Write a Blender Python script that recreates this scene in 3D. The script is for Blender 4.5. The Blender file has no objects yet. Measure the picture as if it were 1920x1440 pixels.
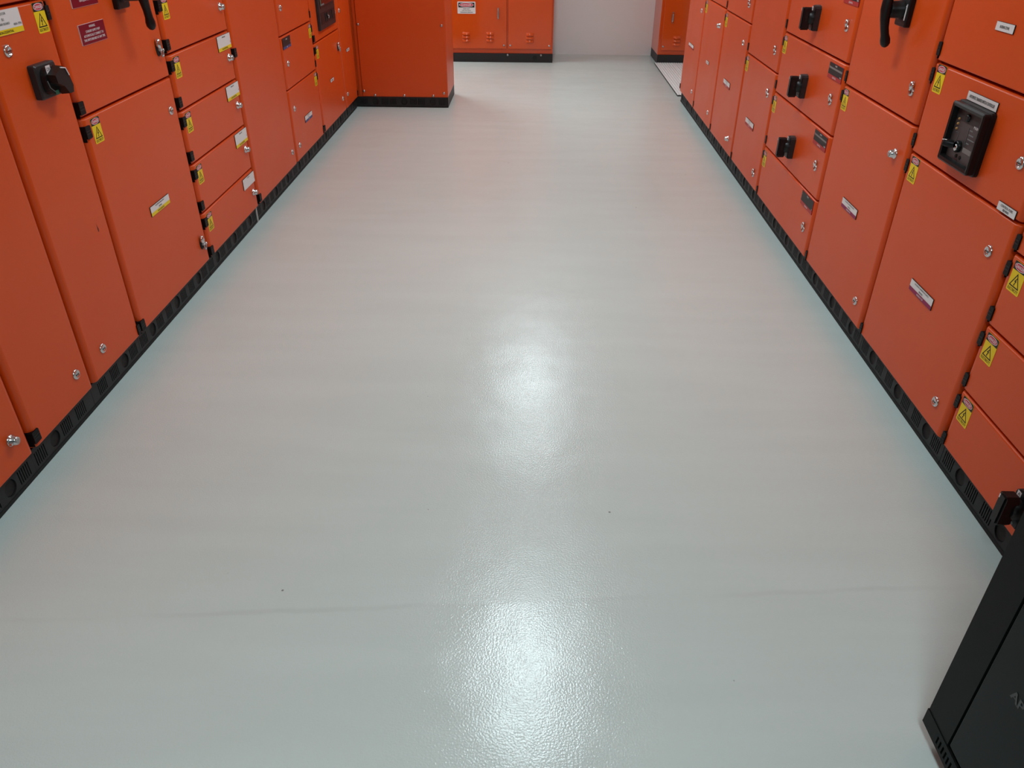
import bpy, math, random
from mathutils import Vector, Matrix

random.seed(7)
scene = bpy.context.scene
COL = scene.collection
R = math.radians

# ------------------------------------------------------------------ camera
CAM_H = 1.5
cam_d = bpy.data.cameras.new('camera')
cam_d.sensor_fit = 'HORIZONTAL'
cam_d.sensor_width = 36.0
cam_d.lens = 36.0 * 1439.4 / 1920.0
cam_d.clip_start = 0.02
cam = bpy.data.objects.new('camera', cam_d)
COL.objects.link(cam)
pitch, yaw, roll = R(32.270), R(-1.408), R(0.4115)
fw = Vector((math.sin(yaw) * math.cos(pitch), math.cos(yaw) * math.cos(pitch), -math.sin(pitch)))
rt = Vector((math.cos(yaw), -math.sin(yaw), 0))
up = rt.cross(fw)
r2 = rt * math.cos(roll) + up * math.sin(roll)
u2 = up * math.cos(roll) - rt * math.sin(roll)
m3 = Matrix((r2, u2, -fw)).transposed()
cam.matrix_world = Matrix.Translation((0, 0, CAM_H)) @ m3.to_4x4()
scene.camera = cam

# ------------------------------------------------------------------ world, exposure
world = bpy.data.worlds.new('world')
scene.world = world
world.use_nodes = True
world.node_tree.nodes['Background'].inputs[0].default_value = (0.8, 0.9, 1.0, 1)
world.node_tree.nodes['Background'].inputs[1].default_value = 0.02
vs = scene.view_settings
vs.view_transform = 'Standard'
vs.look = 'None'
vs.exposure = 0.33
vs.gamma = 1.0
vs.use_curve_mapping = False
scene.cycles.use_denoising = True
scene.cycles.use_light_tree = False
scene.cycles.max_bounces = 6
scene.cycles.diffuse_bounces = 5
scene.cycles.glossy_bounces = 3
scene.cycles.caustics_reflective = False
scene.cycles.caustics_refractive = False

LAMP_STRENGTH = 27.0
LAMP_COLOR = (0.80, 0.96, 1.0)

# ------------------------------------------------------------------ materials
MATS = {}


def mat(name, color=(0.8, 0.8, 0.8), rough=0.5, metal=0.0, spec=0.5, coat=0.0, coat_rough=0.1, bump=None, emit=None):
    if name in MATS:
        return MATS[name]
    m = bpy.data.materials.new(name)
    m.use_nodes = True
    nt = m.node_tree
    b = nt.nodes['Principled BSDF']
    b.inputs['Base Color'].default_value = (*color, 1)
    b.inputs['Roughness'].default_value = rough
    b.inputs['Metallic'].default_value = metal
    b.inputs['Specular IOR Level'].default_value = spec
    b.inputs['Coat Weight'].default_value = coat
    b.inputs['Coat Roughness'].default_value = coat_rough
    if emit:
        b.inputs['Emission Color'].default_value = (*emit[0], 1)
        b.inputs['Emission Strength'].default_value = emit[1]
    if bump:
        scale, dist = bump
        tc = nt.nodes.new('ShaderNodeTexCoord')
        n = nt.nodes.new('ShaderNodeTexNoise')
        n.inputs['Scale'].default_value = scale
        n.inputs['Detail'].default_value = 1.0
        bp = nt.nodes.new('ShaderNodeBump')
        bp.inputs['Distance'].default_value = dist
        bp.inputs['Strength'].default_value = 1.0
        nt.links.new(tc.outputs['Object'], n.inputs['Vector'])
        nt.links.new(n.outputs['Fac'], bp.inputs['Height'])
        nt.links.new(bp.outputs['Normal'], b.inputs['Normal'])
    MATS[name] = m
    return m


ORANGE_C = (0.64, 0.074, 0.0075)


def orange_paint():
    """powder coat: fine texture, slow drift of shade, faint smudges"""
    m = mat('orange_powder_coat', ORANGE_C, 0.34, 0, 0.36)
    nt = m.node_tree
    b = nt.nodes['Principled BSDF']
    tc = nt.nodes.new('ShaderNodeTexCoord')
    n = nt.nodes.new('ShaderNodeTexNoise')
    n.inputs['Scale'].default_value = 420
    n.inputs['Detail'].default_value = 1
    bp = nt.nodes.new('ShaderNodeBump')
    bp.inputs['Distance'].default_value = 0.00022
    nt.links.new(tc.outputs['Object'], n.inputs['Vector'])
    nt.links.new(n.outputs['Fac'], bp.inputs['Height'])
    nt.links.new(bp.outputs['Normal'], b.inputs['Normal'])
    n2 = nt.nodes.new('ShaderNodeTexNoise')
    n2.inputs['Scale'].default_value = 3.0
    n2.inputs['Detail'].default_value = 3
    nt.links.new(tc.outputs['Object'], n2.inputs['Vector'])
    mr = nt.nodes.new('ShaderNodeMapRange')
    mr.inputs['From Min'].default_value = 0.3
    mr.inputs['From Max'].default_value = 0.7
    mr.inputs['To Min'].default_value = 0.30
    mr.inputs['To Max'].default_value = 0.38
    nt.links.new(n2.outputs['Fac'], mr.inputs['Value'])
    nt.links.new(mr.outputs['Result'], b.inputs['Roughness'])
    return m


M_ORANGE = orange_paint()
M_GLOSSO = mat('orange_gloss_enamel', (0.62, 0.076, 0.009), 0.10, 0, 0.5, bump=(12, 0.0004))
M_BLACK = mat('black_plastic', (0.006, 0.006, 0.0065), 0.38, 0, 0.3)
M_HINGE = mat('black_hinge', (0.004, 0.004, 0.0045), 0.5, 0, 0.2)
M_PLINTH = mat('plinth_black', (0.020, 0.0185, 0.0195), 0.5, 0, 0.3)
M_VOID = mat('plinth_void', (0.004, 0.004, 0.004), 0.7)
M_CHROME = mat('chrome', (0.66, 0.66, 0.66), 0.14, 1.0)
M_ZINC = mat('satin_zinc', (0.45, 0.44, 0.44), 0.30, 1.0)
M_WHITE = mat('label_white', (0.72, 0.71, 0.70), 0.4)
M_YELLOW = mat('label_yellow', (0.80, 0.58, 0.015), 0.4, 0, 0.2)
M_LBLACK = mat('label_black', (0.018, 0.017, 0.017), 0.4, 0, 0.2)
M_MAROON = mat('label_maroon', (0.20, 0.002, 0.014), 0.4, 0, 0.2)
M_MAGENTA = mat('label_magenta', (0.26, 0.015, 0.080), 0.4, 0, 0.2)
M_REDBAND = mat('label_red', (0.42, 0.030, 0.028), 0.4, 0, 0.2)
M_BLUE = mat('label_blue', (0.05, 0.07, 0.20), 0.4, 0, 0.2)
M_RED = mat('danger_red', (0.55, 0.045, 0.075), 0.4, 0, 0.2)
M_PINKW = mat('danger_white', (0.78, 0.72, 0.74), 0.4)
M_GREYTAPE = mat('grey_tape', (0.20, 0.18, 0.17), 0.6)
M_DGREY = mat('dark_grey_plastic', (0.026, 0.023, 0.024), 0.42, 0, 0.3)
M_GREEN = mat('green_mark', (0.03, 0.20, 0.12), 0.5)
M_SCREEN = mat('dark_screen', (0.05, 0.012, 0.012), 0.12)
M_PANELG = mat('controller_grey', (0.055, 0.045, 0.045), 0.35)
M_AMBER = mat('amber_lens', (0.45, 0.22, 0.06), 0.3)
M_GREYTXT = mat('grey_print', (0.16, 0.17, 0.175), 0.5)
M_DIMTXT = mat('dim_print', (0.05, 0.055, 0.056), 0.5)
M_CHIP_SHADE = mat('paint_chip', (0.10, 0.006, 0.003), 0.6)  # paint chip colour, also the painted shade in the louvre slots
M_PALE = mat('pale_filler', (0.38, 0.37, 0.36), 0.6)
M_UPS = mat('ups_charcoal', (0.0035, 0.0042, 0.0041), 0.5, spec=0.15, bump=(500, 0.0001))
M_UPSDOOR = mat('ups_smoked_door', (0.0035, 0.0052, 0.0053), 0.40, spec=0.18)
M_UPSGAP = mat('ups_gap', (0.001, 0.001, 0.001), 0.8)
M_WALL = mat('wall_paint', (0.83, 0.82, 0.81), 0.5, bump=(150, 0.0002))
M_DARKWALL = mat('absorbing_wall', (0.16, 0.16, 0.165), 0.6)  # unseen front wall, darkened to keep bounce light off the door edges
M_CEIL = mat('ceiling_tile', (0.86, 0.86, 0.85), 0.8)
M_LAMPBODY = mat('lamp_body', (0.75, 0.75, 0.75), 0.5)
M_LAMP = mat('lamp_diffuser', (0.9, 0.9, 0.9), 0.5, emit=(LAMP_COLOR, LAMP_STRENGTH))
M_PLATE = mat('pale_ribbed_sheet', (0.80, 0.84, 0.83), 0.4)
M_RUBBER = mat('rubber', (0.01, 0.01, 0.01), 0.7)


def floor_paint():
    """grey epoxy with orange-peel relief, rolled streaks, a greenish white-balance cast painted along the plinths, specks"""
    m = bpy.data.materials.new('floor_epoxy')
    m.use_nodes = True
    nt = m.node_tree
    L = nt.links.new
    b = nt.nodes['Principled BSDF']
    tc = nt.nodes.new('ShaderNodeTexCoord')
    sep = nt.nodes.new('ShaderNodeSeparateXYZ')
    L(tc.outputs['Object'], sep.inputs[0])

    def math_(op, a, bb=None, c=None):
        n = nt.nodes.new('ShaderNodeMath')
        n.operation = op
        for i, v in enumerate((a, bb, c)):
            if v is None:
                continue
            if isinstance(v, (int, float)):
                n.inputs[i].default_value = v
            else:
                L(v, n.inputs[i])
        return n.outputs[0]

    def noise(scale, detail, vec=None, rough=0.5):
        n = nt.nodes.new('ShaderNodeTexNoise')
        n.inputs['Scale'].default_value = scale
        n.inputs['Detail'].default_value = detail
        n.inputs['Roughness'].default_value = rough
        L(vec if vec else tc.outputs['Object'], n.inputs['Vector'])
        return n.outputs['Fac']

    def maprange(v, a, c, d, e):
        n = nt.nodes.new('ShaderNodeMapRange')
        n.interpolation_type = 'SMOOTHSTEP'
        L(v, n.inputs['Value'])
        for k, x in zip(('From Min', 'From Max', 'To Min', 'To Max'), (a, c, d, e)):
            n.inputs[k].default_value = x
        return n.outputs['Result']

    def mix(fac, c1, c2, blend='MIX'):
        n = nt.nodes.new('ShaderNodeMix')
        n.data_type = 'RGBA'
        n.blend_type = blend
        if isinstance(fac, float):
            n.inputs[0].default_value = fac
        else:
            L(fac, n.inputs[0])
        for i, c in ((6, c1), (7, c2)):
            if isinstance(c, tuple):
                n.inputs[i].default_value = (*c, 1)
            else:
                L(c, n.inputs[i])
        return n.outputs[2]

    # along-aisle coordinate of the slightly skewed lap joint
    ylap = math_('SUBTRACT', sep.outputs['Y'], math_('MULTIPLY', sep.outputs['X'], 0.08))
    # greenish white-balance cast painted in: distance from the two plinth lines, wavering edge
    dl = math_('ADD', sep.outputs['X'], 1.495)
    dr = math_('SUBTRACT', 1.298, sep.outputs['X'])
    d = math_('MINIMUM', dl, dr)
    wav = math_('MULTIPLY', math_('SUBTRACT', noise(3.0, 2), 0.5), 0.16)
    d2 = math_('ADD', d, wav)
    edge_cast = maprange(d2, 0.03, 0.23, 1.0, 0.0)
    base = mix(edge_cast, FLOOR_C, FLOOR_EDGE_C)
    # rolled streaks across the aisle
    mp = nt.nodes.new('ShaderNodeMapping')
    mp.inputs['Scale'].default_value = (0.7, 5.0, 1.0)
    L(tc.outputs['Object'], mp.inputs['Vector'])
    st = maprange(noise(1.6, 4, mp.outputs['Vector']), 0.3, 0.72, 0.978, 1.014)
    comb = nt.nodes.new('ShaderNodeCombineColor')
    for i in range(3):
        L(st, comb.inputs[i])
    base = mix(1.0, base, comb.outputs[0], 'MULTIPLY')
    # lap joint where two rolled coats meet
    ly = math_('ABSOLUTE', math_('SUBTRACT', math_('ADD', ylap, math_('MULTIPLY', noise(5.0, 3), 0.03)), LAP_Y + 0.015))
    lapline = math_('MULTIPLY', maprange(ly, 0.002, 0.012, 1.0, 0.0), maprange(noise(2.0, 2), 0.42, 0.62, 0.0, 0.12))
    base = mix(lapline, base, (0.30, 0.31, 0.30))
    # sparse specks of grit set in the paint
    vo = nt.nodes.new('ShaderNodeTexVoronoi')
    vo.inputs['Scale'].default_value = 5.5
    vo.inputs['Randomness'].default_value = 1.0
    L(tc.outputs['Object'], vo.inputs['Vector'])
    keep = math_('GREATER_THAN', noise(9.0, 0), 0.55)
    spk = math_('MULTIPLY', maprange(vo.outputs['Distance'], 0.012, 0.026, 1.0, 0.0), keep)
    base = mix(math_('MULTIPLY', spk, 0.75), base, (0.10, 0.09, 0.08))
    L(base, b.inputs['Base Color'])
    rg = maprange(noise(2.2, 3), 0.3, 0.7, FLOOR_ROUGH - 0.02, FLOOR_ROUGH + 0.03)
    lap = maprange(math_('ADD', ylap, math_('MULTIPLY', noise(14.0, 2), 0.006)), LAP_Y - 0.002, LAP_Y + 0.006, 0.0, 1.0)
    rg = math_('ADD', rg, math_('MULTIPLY', math_('SUBTRACT', lap, 0.5), 0.05))
    L(rg, b.inputs['Roughness'])
    b.inputs['Specular IOR Level'].default_value = 0.43
    # relief: fine orange peel plus slow undulation
    bp1 = nt.nodes.new('ShaderNodeBump')
    bp1.inputs['Distance'].default_value = 0.00045
    L(noise(210, 1.0), bp1.inputs['Height'])
    bp2 = nt.nodes.new('ShaderNodeBump')
    bp2.inputs['Distance'].default_value = 0.0016
    L(noise(7.0, 1.0), bp2.inputs['Height'])
    L(bp2.outputs['Normal'], bp1.inputs['Normal'])
    L(bp1.outputs['Normal'], b.inputs['Normal'])
    return m


FLOOR_C = (0.605, 0.685, 0.655)
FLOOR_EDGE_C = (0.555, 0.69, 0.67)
FLOOR_ROUGH = 0.21
LAP_Y = 1.345
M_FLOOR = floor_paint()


# ------------------------------------------------------------------ mesh builder
TEXT_CACHE = {}


def text_geo(s):
    """unit-height text, centred: (verts2d, faces, width)"""
    if s in TEXT_CACHE:
        return TEXT_CACHE[s]
    cu = bpy.data.curves.new('t', 'FONT')
    cu.body = s
    cu.size = 1.0
    cu.resolution_u = 2
    ob = bpy.data.objects.new('t', cu)
    me = bpy.data.meshes.new_from_object(ob)
    vs_ = [(v.co.x, v.co.y) for v in me.vertices]
    fs_ = [tuple(p.vertices) for p in me.polygons]
    bpy.data.meshes.remove(me)
    bpy.data.objects.remove(ob)
    bpy.data.curves.remove(cu)
    x0 = min(v[0] for v in vs_); x1 = max(v[0] for v in vs_)
    y0 = min(v[1] for v in vs_); y1 = max(v[1] for v in vs_)
    h = 0.70
    cx = (x0 + x1) / 2
    vs_ = [((x - cx) / h, (y - h / 2) / h) for x, y in vs_]
    TEXT_CACHE[s] = (vs_, fs_, (x1 - x0) / h)
    return TEXT_CACHE[s]


class MB:
    def __init__(self):
        self.v, self.f, self.m, self.s = [], [], [], []
        self.mats = []

    def mi(self, m):
        if m not in self.mats:
            self.mats.append(m)
        return self.mats.index(m)

    def add(self, vs_, fs_, m, smooth=False):
        o = len(self.v)
        self.v += [tuple(x) for x in vs_]
        k = self.mi(m)
        for f in fs_:
            self.f.append(tuple(i + o for i in f))
            self.m.append(k)
            self.s.append(smooth)

    def box(self, a, b, m):
        (x0, y0, z0), (x1, y1, z1) = a, b
        V = [(x0, y0, z0), (x1, y0, z0), (x1, y1, z0), (x0, y1, z0), (x0, y0, z1), (x1, y0, z1), (x1, y1, z1), (x0, y1, z1)]
        F = [(0, 3, 2, 1), (4, 5, 6, 7), (0, 1, 5, 4), (1, 2, 6, 5), (2, 3, 7, 6), (3, 0, 4, 7)]
        self.add(V, F, m)

    def rings(self, rings, m, cap0=True, cap1=True, smooth=True):
        n = len(rings[0])
        V = [p for r_ in rings for p in r_]
        F = []
        for k in range(len(rings) - 1):
            for i in range(n):
                j = (i + 1) % n
                F.append((k * n + i, k * n + j, (k + 1) * n + j, (k + 1) * n + i))
        self.add(V, F, m, smooth)
        if cap0:
            self.add(rings[0], [tuple(range(n))[::-1]], m)
        if cap1:
            self.add(rings[-1], [tuple(range(n))], m)

    def lathe(self, prof, m, c=(0, 0, 0), seg=20, sx=1.0, sz=1.0, axis='y', smooth=True):
        """prof: (radius, out) pairs; out is toward the viewer (-y)"""
        rs = []
        for r_, o in prof:
            ring = []
            for i in range(seg):
                a = -2 * math.pi * i / seg
                if axis == 'y':
                    ring.append((c[0] + r_ * sx * math.cos(a), c[1] - o, c[2] - r_ * sz * math.sin(a) * -1))
                else:
                    ring.append((c[0] + r_ * math.cos(-a), c[1] + r_ * math.sin(-a), c[2] + o))
            rs.append(ring)
        self.rings(rs, m, True, True, smooth)

    def tube(self, pts, rad, m, seg=10):
        pts = [Vector(p) for p in pts]
        rad = rad if isinstance(rad, (list, tuple)) else [rad] * len(pts)
        rs = []
        up_ = None
        for k, p in enumerate(pts):
            t = (pts[min(k + 1, len(pts) - 1)] - pts[max(k - 1, 0)]).normalized()
            if up_ is None:
                ref = Vector((0, 0, 1)) if abs(t.z) < 0.9 else Vector((1, 0, 0))
                up_ = (ref - t * ref.dot(t)).normalized()
            else:
                up_ = (up_ - t * up_.dot(t)).normalized()
            sd = t.cross(up_)
            rs.append([tuple(p + up_ * rad[k] * math.cos(2 * math.pi * i / seg) + sd * rad[k] * math.sin(2 * math.pi * i / seg)) for i in range(seg)])
        self.rings(rs, m)

    def prism(self, poly, y0, y1, m):
        """poly: (x,z) outline counter-clockwise as seen by the viewer; front at y0 (smaller y), back at y1"""
        n = len(poly)
        V = [(x, y0, z) for x, z in poly] + [(x, y1, z) for x, z in poly]
        F = [tuple(range(n)), tuple(range(n, 2 * n))[::-1]]
        for i in range(n):
            j = (i + 1) % n
            F.append((i, i + n, j + n, j))
        self.add(V, F, m)

    def flat(self, poly, y, m):
        self.add([(x, y, z) for x, z in poly], [tuple(range(len(poly)))], m)

    def rect(self, x0, z0, x1, z1, y, m):
        self.flat([(x0, z0), (x1, z0), (x1, z1), (x0, z1)], y, m)

    def ellipse(self, cx, cz, rx, rz, y, m, seg=24):
        self.flat([(cx + rx * math.cos(2 * math.pi * i / seg), cz + rz * math.sin(2 * math.pi * i / seg)) for i in range(seg)], y, m)

    def text(self, s, cx, cz, h, y, m, maxw=None, align='c', bold=0.0):
        V, F, w = text_geo(s)
        k = h
        kx = h
        if maxw and w * h > maxw:
            kx = maxw / w
        off = 0 if align == 'c' else (w * kx / 2 if align == 'l' else -w * kx / 2)
        self.add([(cx + off + x * kx, y, cz + z * k) for x, z in V], F, m)
        if bold:
            self.add([(cx + off + x * kx + bold, y - 0.00005, cz + z * k) for x, z in V], F, m)

    def mesh(self, name):
        me = bpy.data.meshes.new(name)
        me.from_pydata(self.v, [], self.f)
        for m in self.mats:
            me.materials.append(m)
        me.polygons.foreach_set('material_index', self.m)
        me.polygons.foreach_set('use_smooth', self.s)
        me.validate()
        me.update()
        return me

    def build(self, name, parent=None, loc=(0, 0, 0), rotz=0.0):
        return link(name, self.mesh(name), parent, loc, rotz)


def link(name, data, parent=None, loc=(0, 0, 0), rotz=0.0, rot=None):
    o = bpy.data.objects.new(name, data)
    COL.objects.link(o)
    o.location = loc
    o.rotation_euler = rot if rot else (0, 0, rotz)
    if parent:
        o.parent = parent
    return o


def tag(o, label, cat, group=None):
    o['label'] = label
    o['category'] = cat
    if group:
        o['group'] = group
    return o


def structure(o):
    o['kind'] = 'structure'
    return o


# ------------------------------------------------------------------ shared small meshes
def rrect(w, h, r_, seg=3, x0=0.0, z0=0.0):
    pts = []
    r_ = min(r_, w / 2 - 1e-5, h / 2 - 1e-5)
    for cx, cz, a0 in ((w - r_, r_, -90), (w - r_, h - r_, 0), (r_, h - r_, 90), (r_, r_, 180)):
        for i in range(seg + 1):
            a = R(a0 + 90 * i / seg)
            pts.append((x0 + cx + r_ * math.cos(a), z0 + cz + r_ * math.sin(a)))
    return pts


DOOR_T = 0.028


def door_mesh(w, h, t=DOOR_T, r_=0.006, rc=0.006, m=None, rx=None):
    """folded door: wide roll on the upright edges, tight fold at top and bottom; lower-left corner at the origin, face at y=0"""
    m = m or M_ORANGE
    rx = rx or r_
    mb = MB()
    rs = []
    for a in (0, 18, 36, 54, 72, 90):
        k = 1 - math.sin(R(a))
        ix, iz = rx * k, r_ * k
        y = min(rx, t * 0.9) * (1 - math.cos(R(a)))
        rs.append([(px, y, pz) for px, pz in rrect(w - 2 * ix, h - 2 * iz, max(rc * (1 - k), 0.0015), 2, ix, iz)])
    rs.append([(px, t, pz) for px, pz in rrect(w, h, rc, 2)])
    mb.rings(rs[::-1], m, True, True, True)
    return mb.mesh('door')


def make_sticker():
    mb = MB()
    W, Hh = 0.058, 0.082
    mb.prism([(x - W / 2, z) for x, z in rrect(W, Hh, 0.004, 3)], -0.0009, 0.0, M_YELLOW)
    y1, y2, y3 = -0.0012, -0.0015, -0.0018
    zb = Hh - 0.0235
    mb.flat([(-W / 2, zb), (W / 2, zb), (W / 2, Hh - 0.003), (W / 2 - 0.003, Hh), (-W / 2 + 0.003, Hh), (-W / 2, Hh - 0.003)], y1, M_LBLACK)
    cz = (zb + Hh) / 2
    mb.ellipse(0, cz, 0.0255, 0.0098, y2, M_PINKW)
    mb.ellipse(0, cz, 0.0238, 0.0082, y3, M_RED)
    mb.text('DANGER', 0, cz, 0.0085, y3 - 0.0003, M_PINKW, maxw=0.038, bold=0.0004)
    # triangle outline
    ax, zt, zl, hw = 0.0, zb - 0.004, 0.0155, 0.023
    tri = [(-hw, zl), (hw, zl), (0, zt)]
    c = (0, zl + (zt - zl) / 3)
    inn = [(c[0] + (x - c[0]) * 0.76, c[1] + (z - c[1]) * 0.76) for x, z in tri]
    for i in range(3):
        j = (i + 1) % 3
        mb.flat([tri[i], tri[j], inn[j], inn[i]], y1, M_LBLACK)
    bolt = [(0.0035, zl + 0.028), (-0.0055, zl + 0.0150), (-0.0005, zl + 0.0155), (-0.0030, zl + 0.0085), (-0.0048, zl + 0.0092),
            (-0.0020, zl + 0.0035), (0.0016, zl + 0.0082), (-0.0004, zl + 0.0084), (0.0050, zl + 0.0185), (0.0006, zl + 0.0178), (0.0058, zl + 0.027)]
    V = [(x, y1, z) for x, z in bolt]
    mb.add(V, [(0, 1, 2, 8, 9, 10), (2, 3, 7, 8), (3, 4, 5, 6, 7)], M_LBLACK)
    mb.text('ELECTRICITY', 0, 0.0088, 0.0078, y1, M_LBLACK, maxw=0.047, bold=0.0003)
    return mb.mesh('warning_sticker')


def make_hinge(wd):
    """black wrap-round hinge block; origin at the door edge, body towards +x"""
    mb = MB()
    mb.prism([(x, z) for x, z in rrect(wd + 0.0025, 0.040, 0.003, 2, -0.0025, -0.020)], -0.004, DOOR_T, M_HINGE)
    mb.box((-0.0028, 0.002, -0.030), (-0.0005, DOOR_T, 0.012), M_HINGE)
    mb.box((-0.0025, -0.0046, -0.006), (wd - 0.002, -0.004, -0.003), M_BLACK)
    mb.box((-0.0025, -0.0046, 0.003), (wd - 0.002, -0.004, 0.006), M_BLACK)
    return mb.mesh('hinge')


def make_lock_cam():
    mb = MB()
    mb.lathe([(0.0175, 0), (0.0175, 0.002), (0.0160, 0.0045), (0.0125, 0.0065), (0.0105, 0.0062), (0.0095, 0.0035), (0.004, 0.0035)], M_CHROME, seg=24)
    mb.lathe([(0.0060, 0.0034), (0.0060, 0.0060), (0.0045, 0.0065)], M_ZINC, seg=16)
    mb.box((-0.0070, -0.0068, -0.0012), (0.0070, -0.0036, 0.0012), M_LBLACK)
    return mb.mesh('lock')


def make_lock_knob():
    mb = MB()
    mb.lathe([(0.0180, 0), (0.0180, 0.003), (0.0155, 0.005), (0.0140, 0.006), (0.0135, 0.018), (0.0115, 0.0205)], M_CHROME, seg=20)
    mb.lathe([(0.0105, 0.0204), (0.0105, 0.0225), (0.009, 0.0230)], M_ZINC, seg=4)
    mb.box((-0.0215, -0.016, -0.003), (-0.012, -0.008, 0.003), M_CHROME)
    return mb.mesh('lock')


def make_lock_swing():
    """keyed lock with its dust cover swung up above the barrel"""
    mb = MB()
    mb.lathe([(0.0150, 0), (0.0150, 0.003), (0.0125, 0.007), (0.010, 0.0075), (0.009, 0.0045), (0.003, 0.0045)], M_CHROME, c=(0, 0, -0.008), seg=20)
    mb.box((-0.001, -0.0062, -0.014), (0.001, -0.0045, -0.002), M_LBLACK)
    mb.lathe([(0.0105, 0.001), (0.0115, 0.006), (0.0100, 0.0105), (0.005, 0.013)], M_CHROME, c=(0, 0, 0.012), seg=16, sz=1.25)
    mb.box((-0.004, -0.008, 0.000), (0.004, -0.001, 0.008), M_ZINC)
    return mb.mesh('lock')


def make_lock_wing():
    """padlockable wing latch: lever plate above, padlock eye below, small stud beside"""
    mb = MB()
    mb.lathe([(0.0165, 0), (0.0165, 0.003), (0.0130, 0.006)], M_LBLACK, c=(-0.001, 0, -0.004), seg=18, sz=1.6)
    mb.lathe([(0.0125, 0.004), (0.0140, 0.010), (0.0120, 0.0150), (0.006, 0.017)], M_CHROME, c=(-0.003, 0, 0.016), seg=16, sz=1.35)
    mb.lathe([(0.0105, 0.005), (0.0105, 0.012), (0.0085, 0.0135)], M_ZINC, c=(0.002, 0, -0.004), seg=14)
    pts = [(0.004 + 0.0095 * math.cos(2 * math.pi * k / 16), -0.014, -0.019 + 0.0130 * math.sin(2 * math.pi * k / 16)) for k in range(17)]
    mb.tube(pts, 0.0034, M_ZINC, 8)
    mb.lathe([(0.0062, 0.004), (0.0062, 0.015), (0.004, 0.017)], M_CHROME, c=(0.019, 0, -0.010), seg=12)
    mb.box((0.004, -0.009, -0.0125), (0.019, -0.005, -0.0075), M_ZINC)
    return mb.mesh('lock')


def make_screw():
    mb = MB()
    mb.lathe([(0.0105, 0), (0.0105, 0.002), (0.0070, 0.005), (0.003, 0.006)], M_ZINC, seg=12)
    return mb.mesh('screw')


SH = {'sticker': make_sticker(), 'hinge_n': make_hinge(0.030), 'hinge_f': make_hinge(0.017), 'cam': make_lock_cam(), 'knob': make_lock_knob(),
      'swing': make_lock_swing(), 'wing': make_lock_wing(), 'screw': make_screw()}


def make_knockout():
    mb = MB()
    mb.lathe([(0.0262, 0.0), (0.0262, 0.0015), (0.0240, 0.002), (0.0232, 0.0012), (0.010, 0.0012)], M_VOID, seg=18)
    return mb.mesh('knockout')


SH['knockout'] = make_knockout()

LABELS = {}


def label_mesh(kind, w, h, lines, band=None, band_frac=0.3, bg=None, edge=None, holes=False):
    """engraved plate, centred; lines: (text, rel_z 0..1, rel_h, material, maxw_rel, align)"""
    key = (kind, round(w, 3), round(h, 3), str(lines))
    if key in LABELS:
        return LABELS[key]
    mb = MB()
    T = 0.0028
    e = edge or M_LBLACK
    mb.prism([(-w / 2, -h / 2), (w / 2, -h / 2), (w / 2, h / 2), (-w / 2, h / 2)], -T, 0, e)
    y1, y2 = -T - 0.0003, -T - 0.0006
    mb.rect(-w / 2 + 0.0006, -h / 2 + 0.0006, w / 2 - 0.0006, h / 2 - 0.0006, y1, bg)
    if band:
        mb.rect(-w / 2 + 0.0006, -h / 2 + 0.0006, w / 2 - 0.0006, -h / 2 + h * band_frac, y2, band)
    for s, rz, rh, m, mw, al in lines:
        x = 0 if al == 'c' else (w * 0.47 if al == 'r' else -w * 0.47)
        if s == '#bar':
            mb.rect(-w * mw / 2, -h / 2 + h * (rz - rh / 2), w * mw / 2, -h / 2 + h * (rz + rh / 2), y2, m)
        else:
            mb.text(s, x, -h / 2 + h * rz, h * rh, y2 - 0.0003, m, maxw=w * mw, align=al, bold=h * rh * 0.05)
    if holes:
        for sx in (-1,):
            mb.lathe([(0.0016, 0), (0.0016, 0.0004)], M_ZINC, c=(sx * (w / 2 - 0.008), y1, h / 2 - 0.016), seg=8)
    LABELS[key] = mb.mesh('nameplate')
    return LABELS[key]


def L_feeder(bg, txt, band, last=False):
    lines = [('SPARE UNIT', 0.86, 0.085, txt, 0.45, 'c'), ('3P', 0.40, 0.09, txt, 0.2, 'r')]
    if band:
        lines.append(('NON-ESSENTIAL', 0.12, 0.11, M_LBLACK, 0.6, 'c'))
    return label_mesh('feeder', 0.172, 0.066 if band else 0.055, lines, band, 0.23, bg, M_LBLACK, True)


def L_supply(w, h, band, btxt, top, bandtext):
    return label_mesh('supply' + bandtext, w, h, [(top, 0.83, 0.13, M_LBLACK, 0.72, 'c'), ('BEHIND', 0.53, 0.14, M_LBLACK, 0.3, 'c'),
                      (bandtext, 0.18, 0.15, btxt, 0.6, 'c')], band, 0.36, M_WHITE, M_LBLACK)


# ------------------------------------------------------------------ switchboard cubicles
XL, XR = -1.475, 1.278
Z0 = 0.087
TOP = 2.20  # tops out of view, raised to block the bay light's floor reflection
PLH = 0.085
NEAR_GAP = 0.009
ROLL = 0.018


class Run:
    """local frame of a door face: x along the face, -y out to the aisle, z up"""

    def __init__(self, side):
        self.side = side

    def lx(self, Y, y0, y1):
        return Y - y0 if self.side == 'L' else y1 - Y


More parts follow.
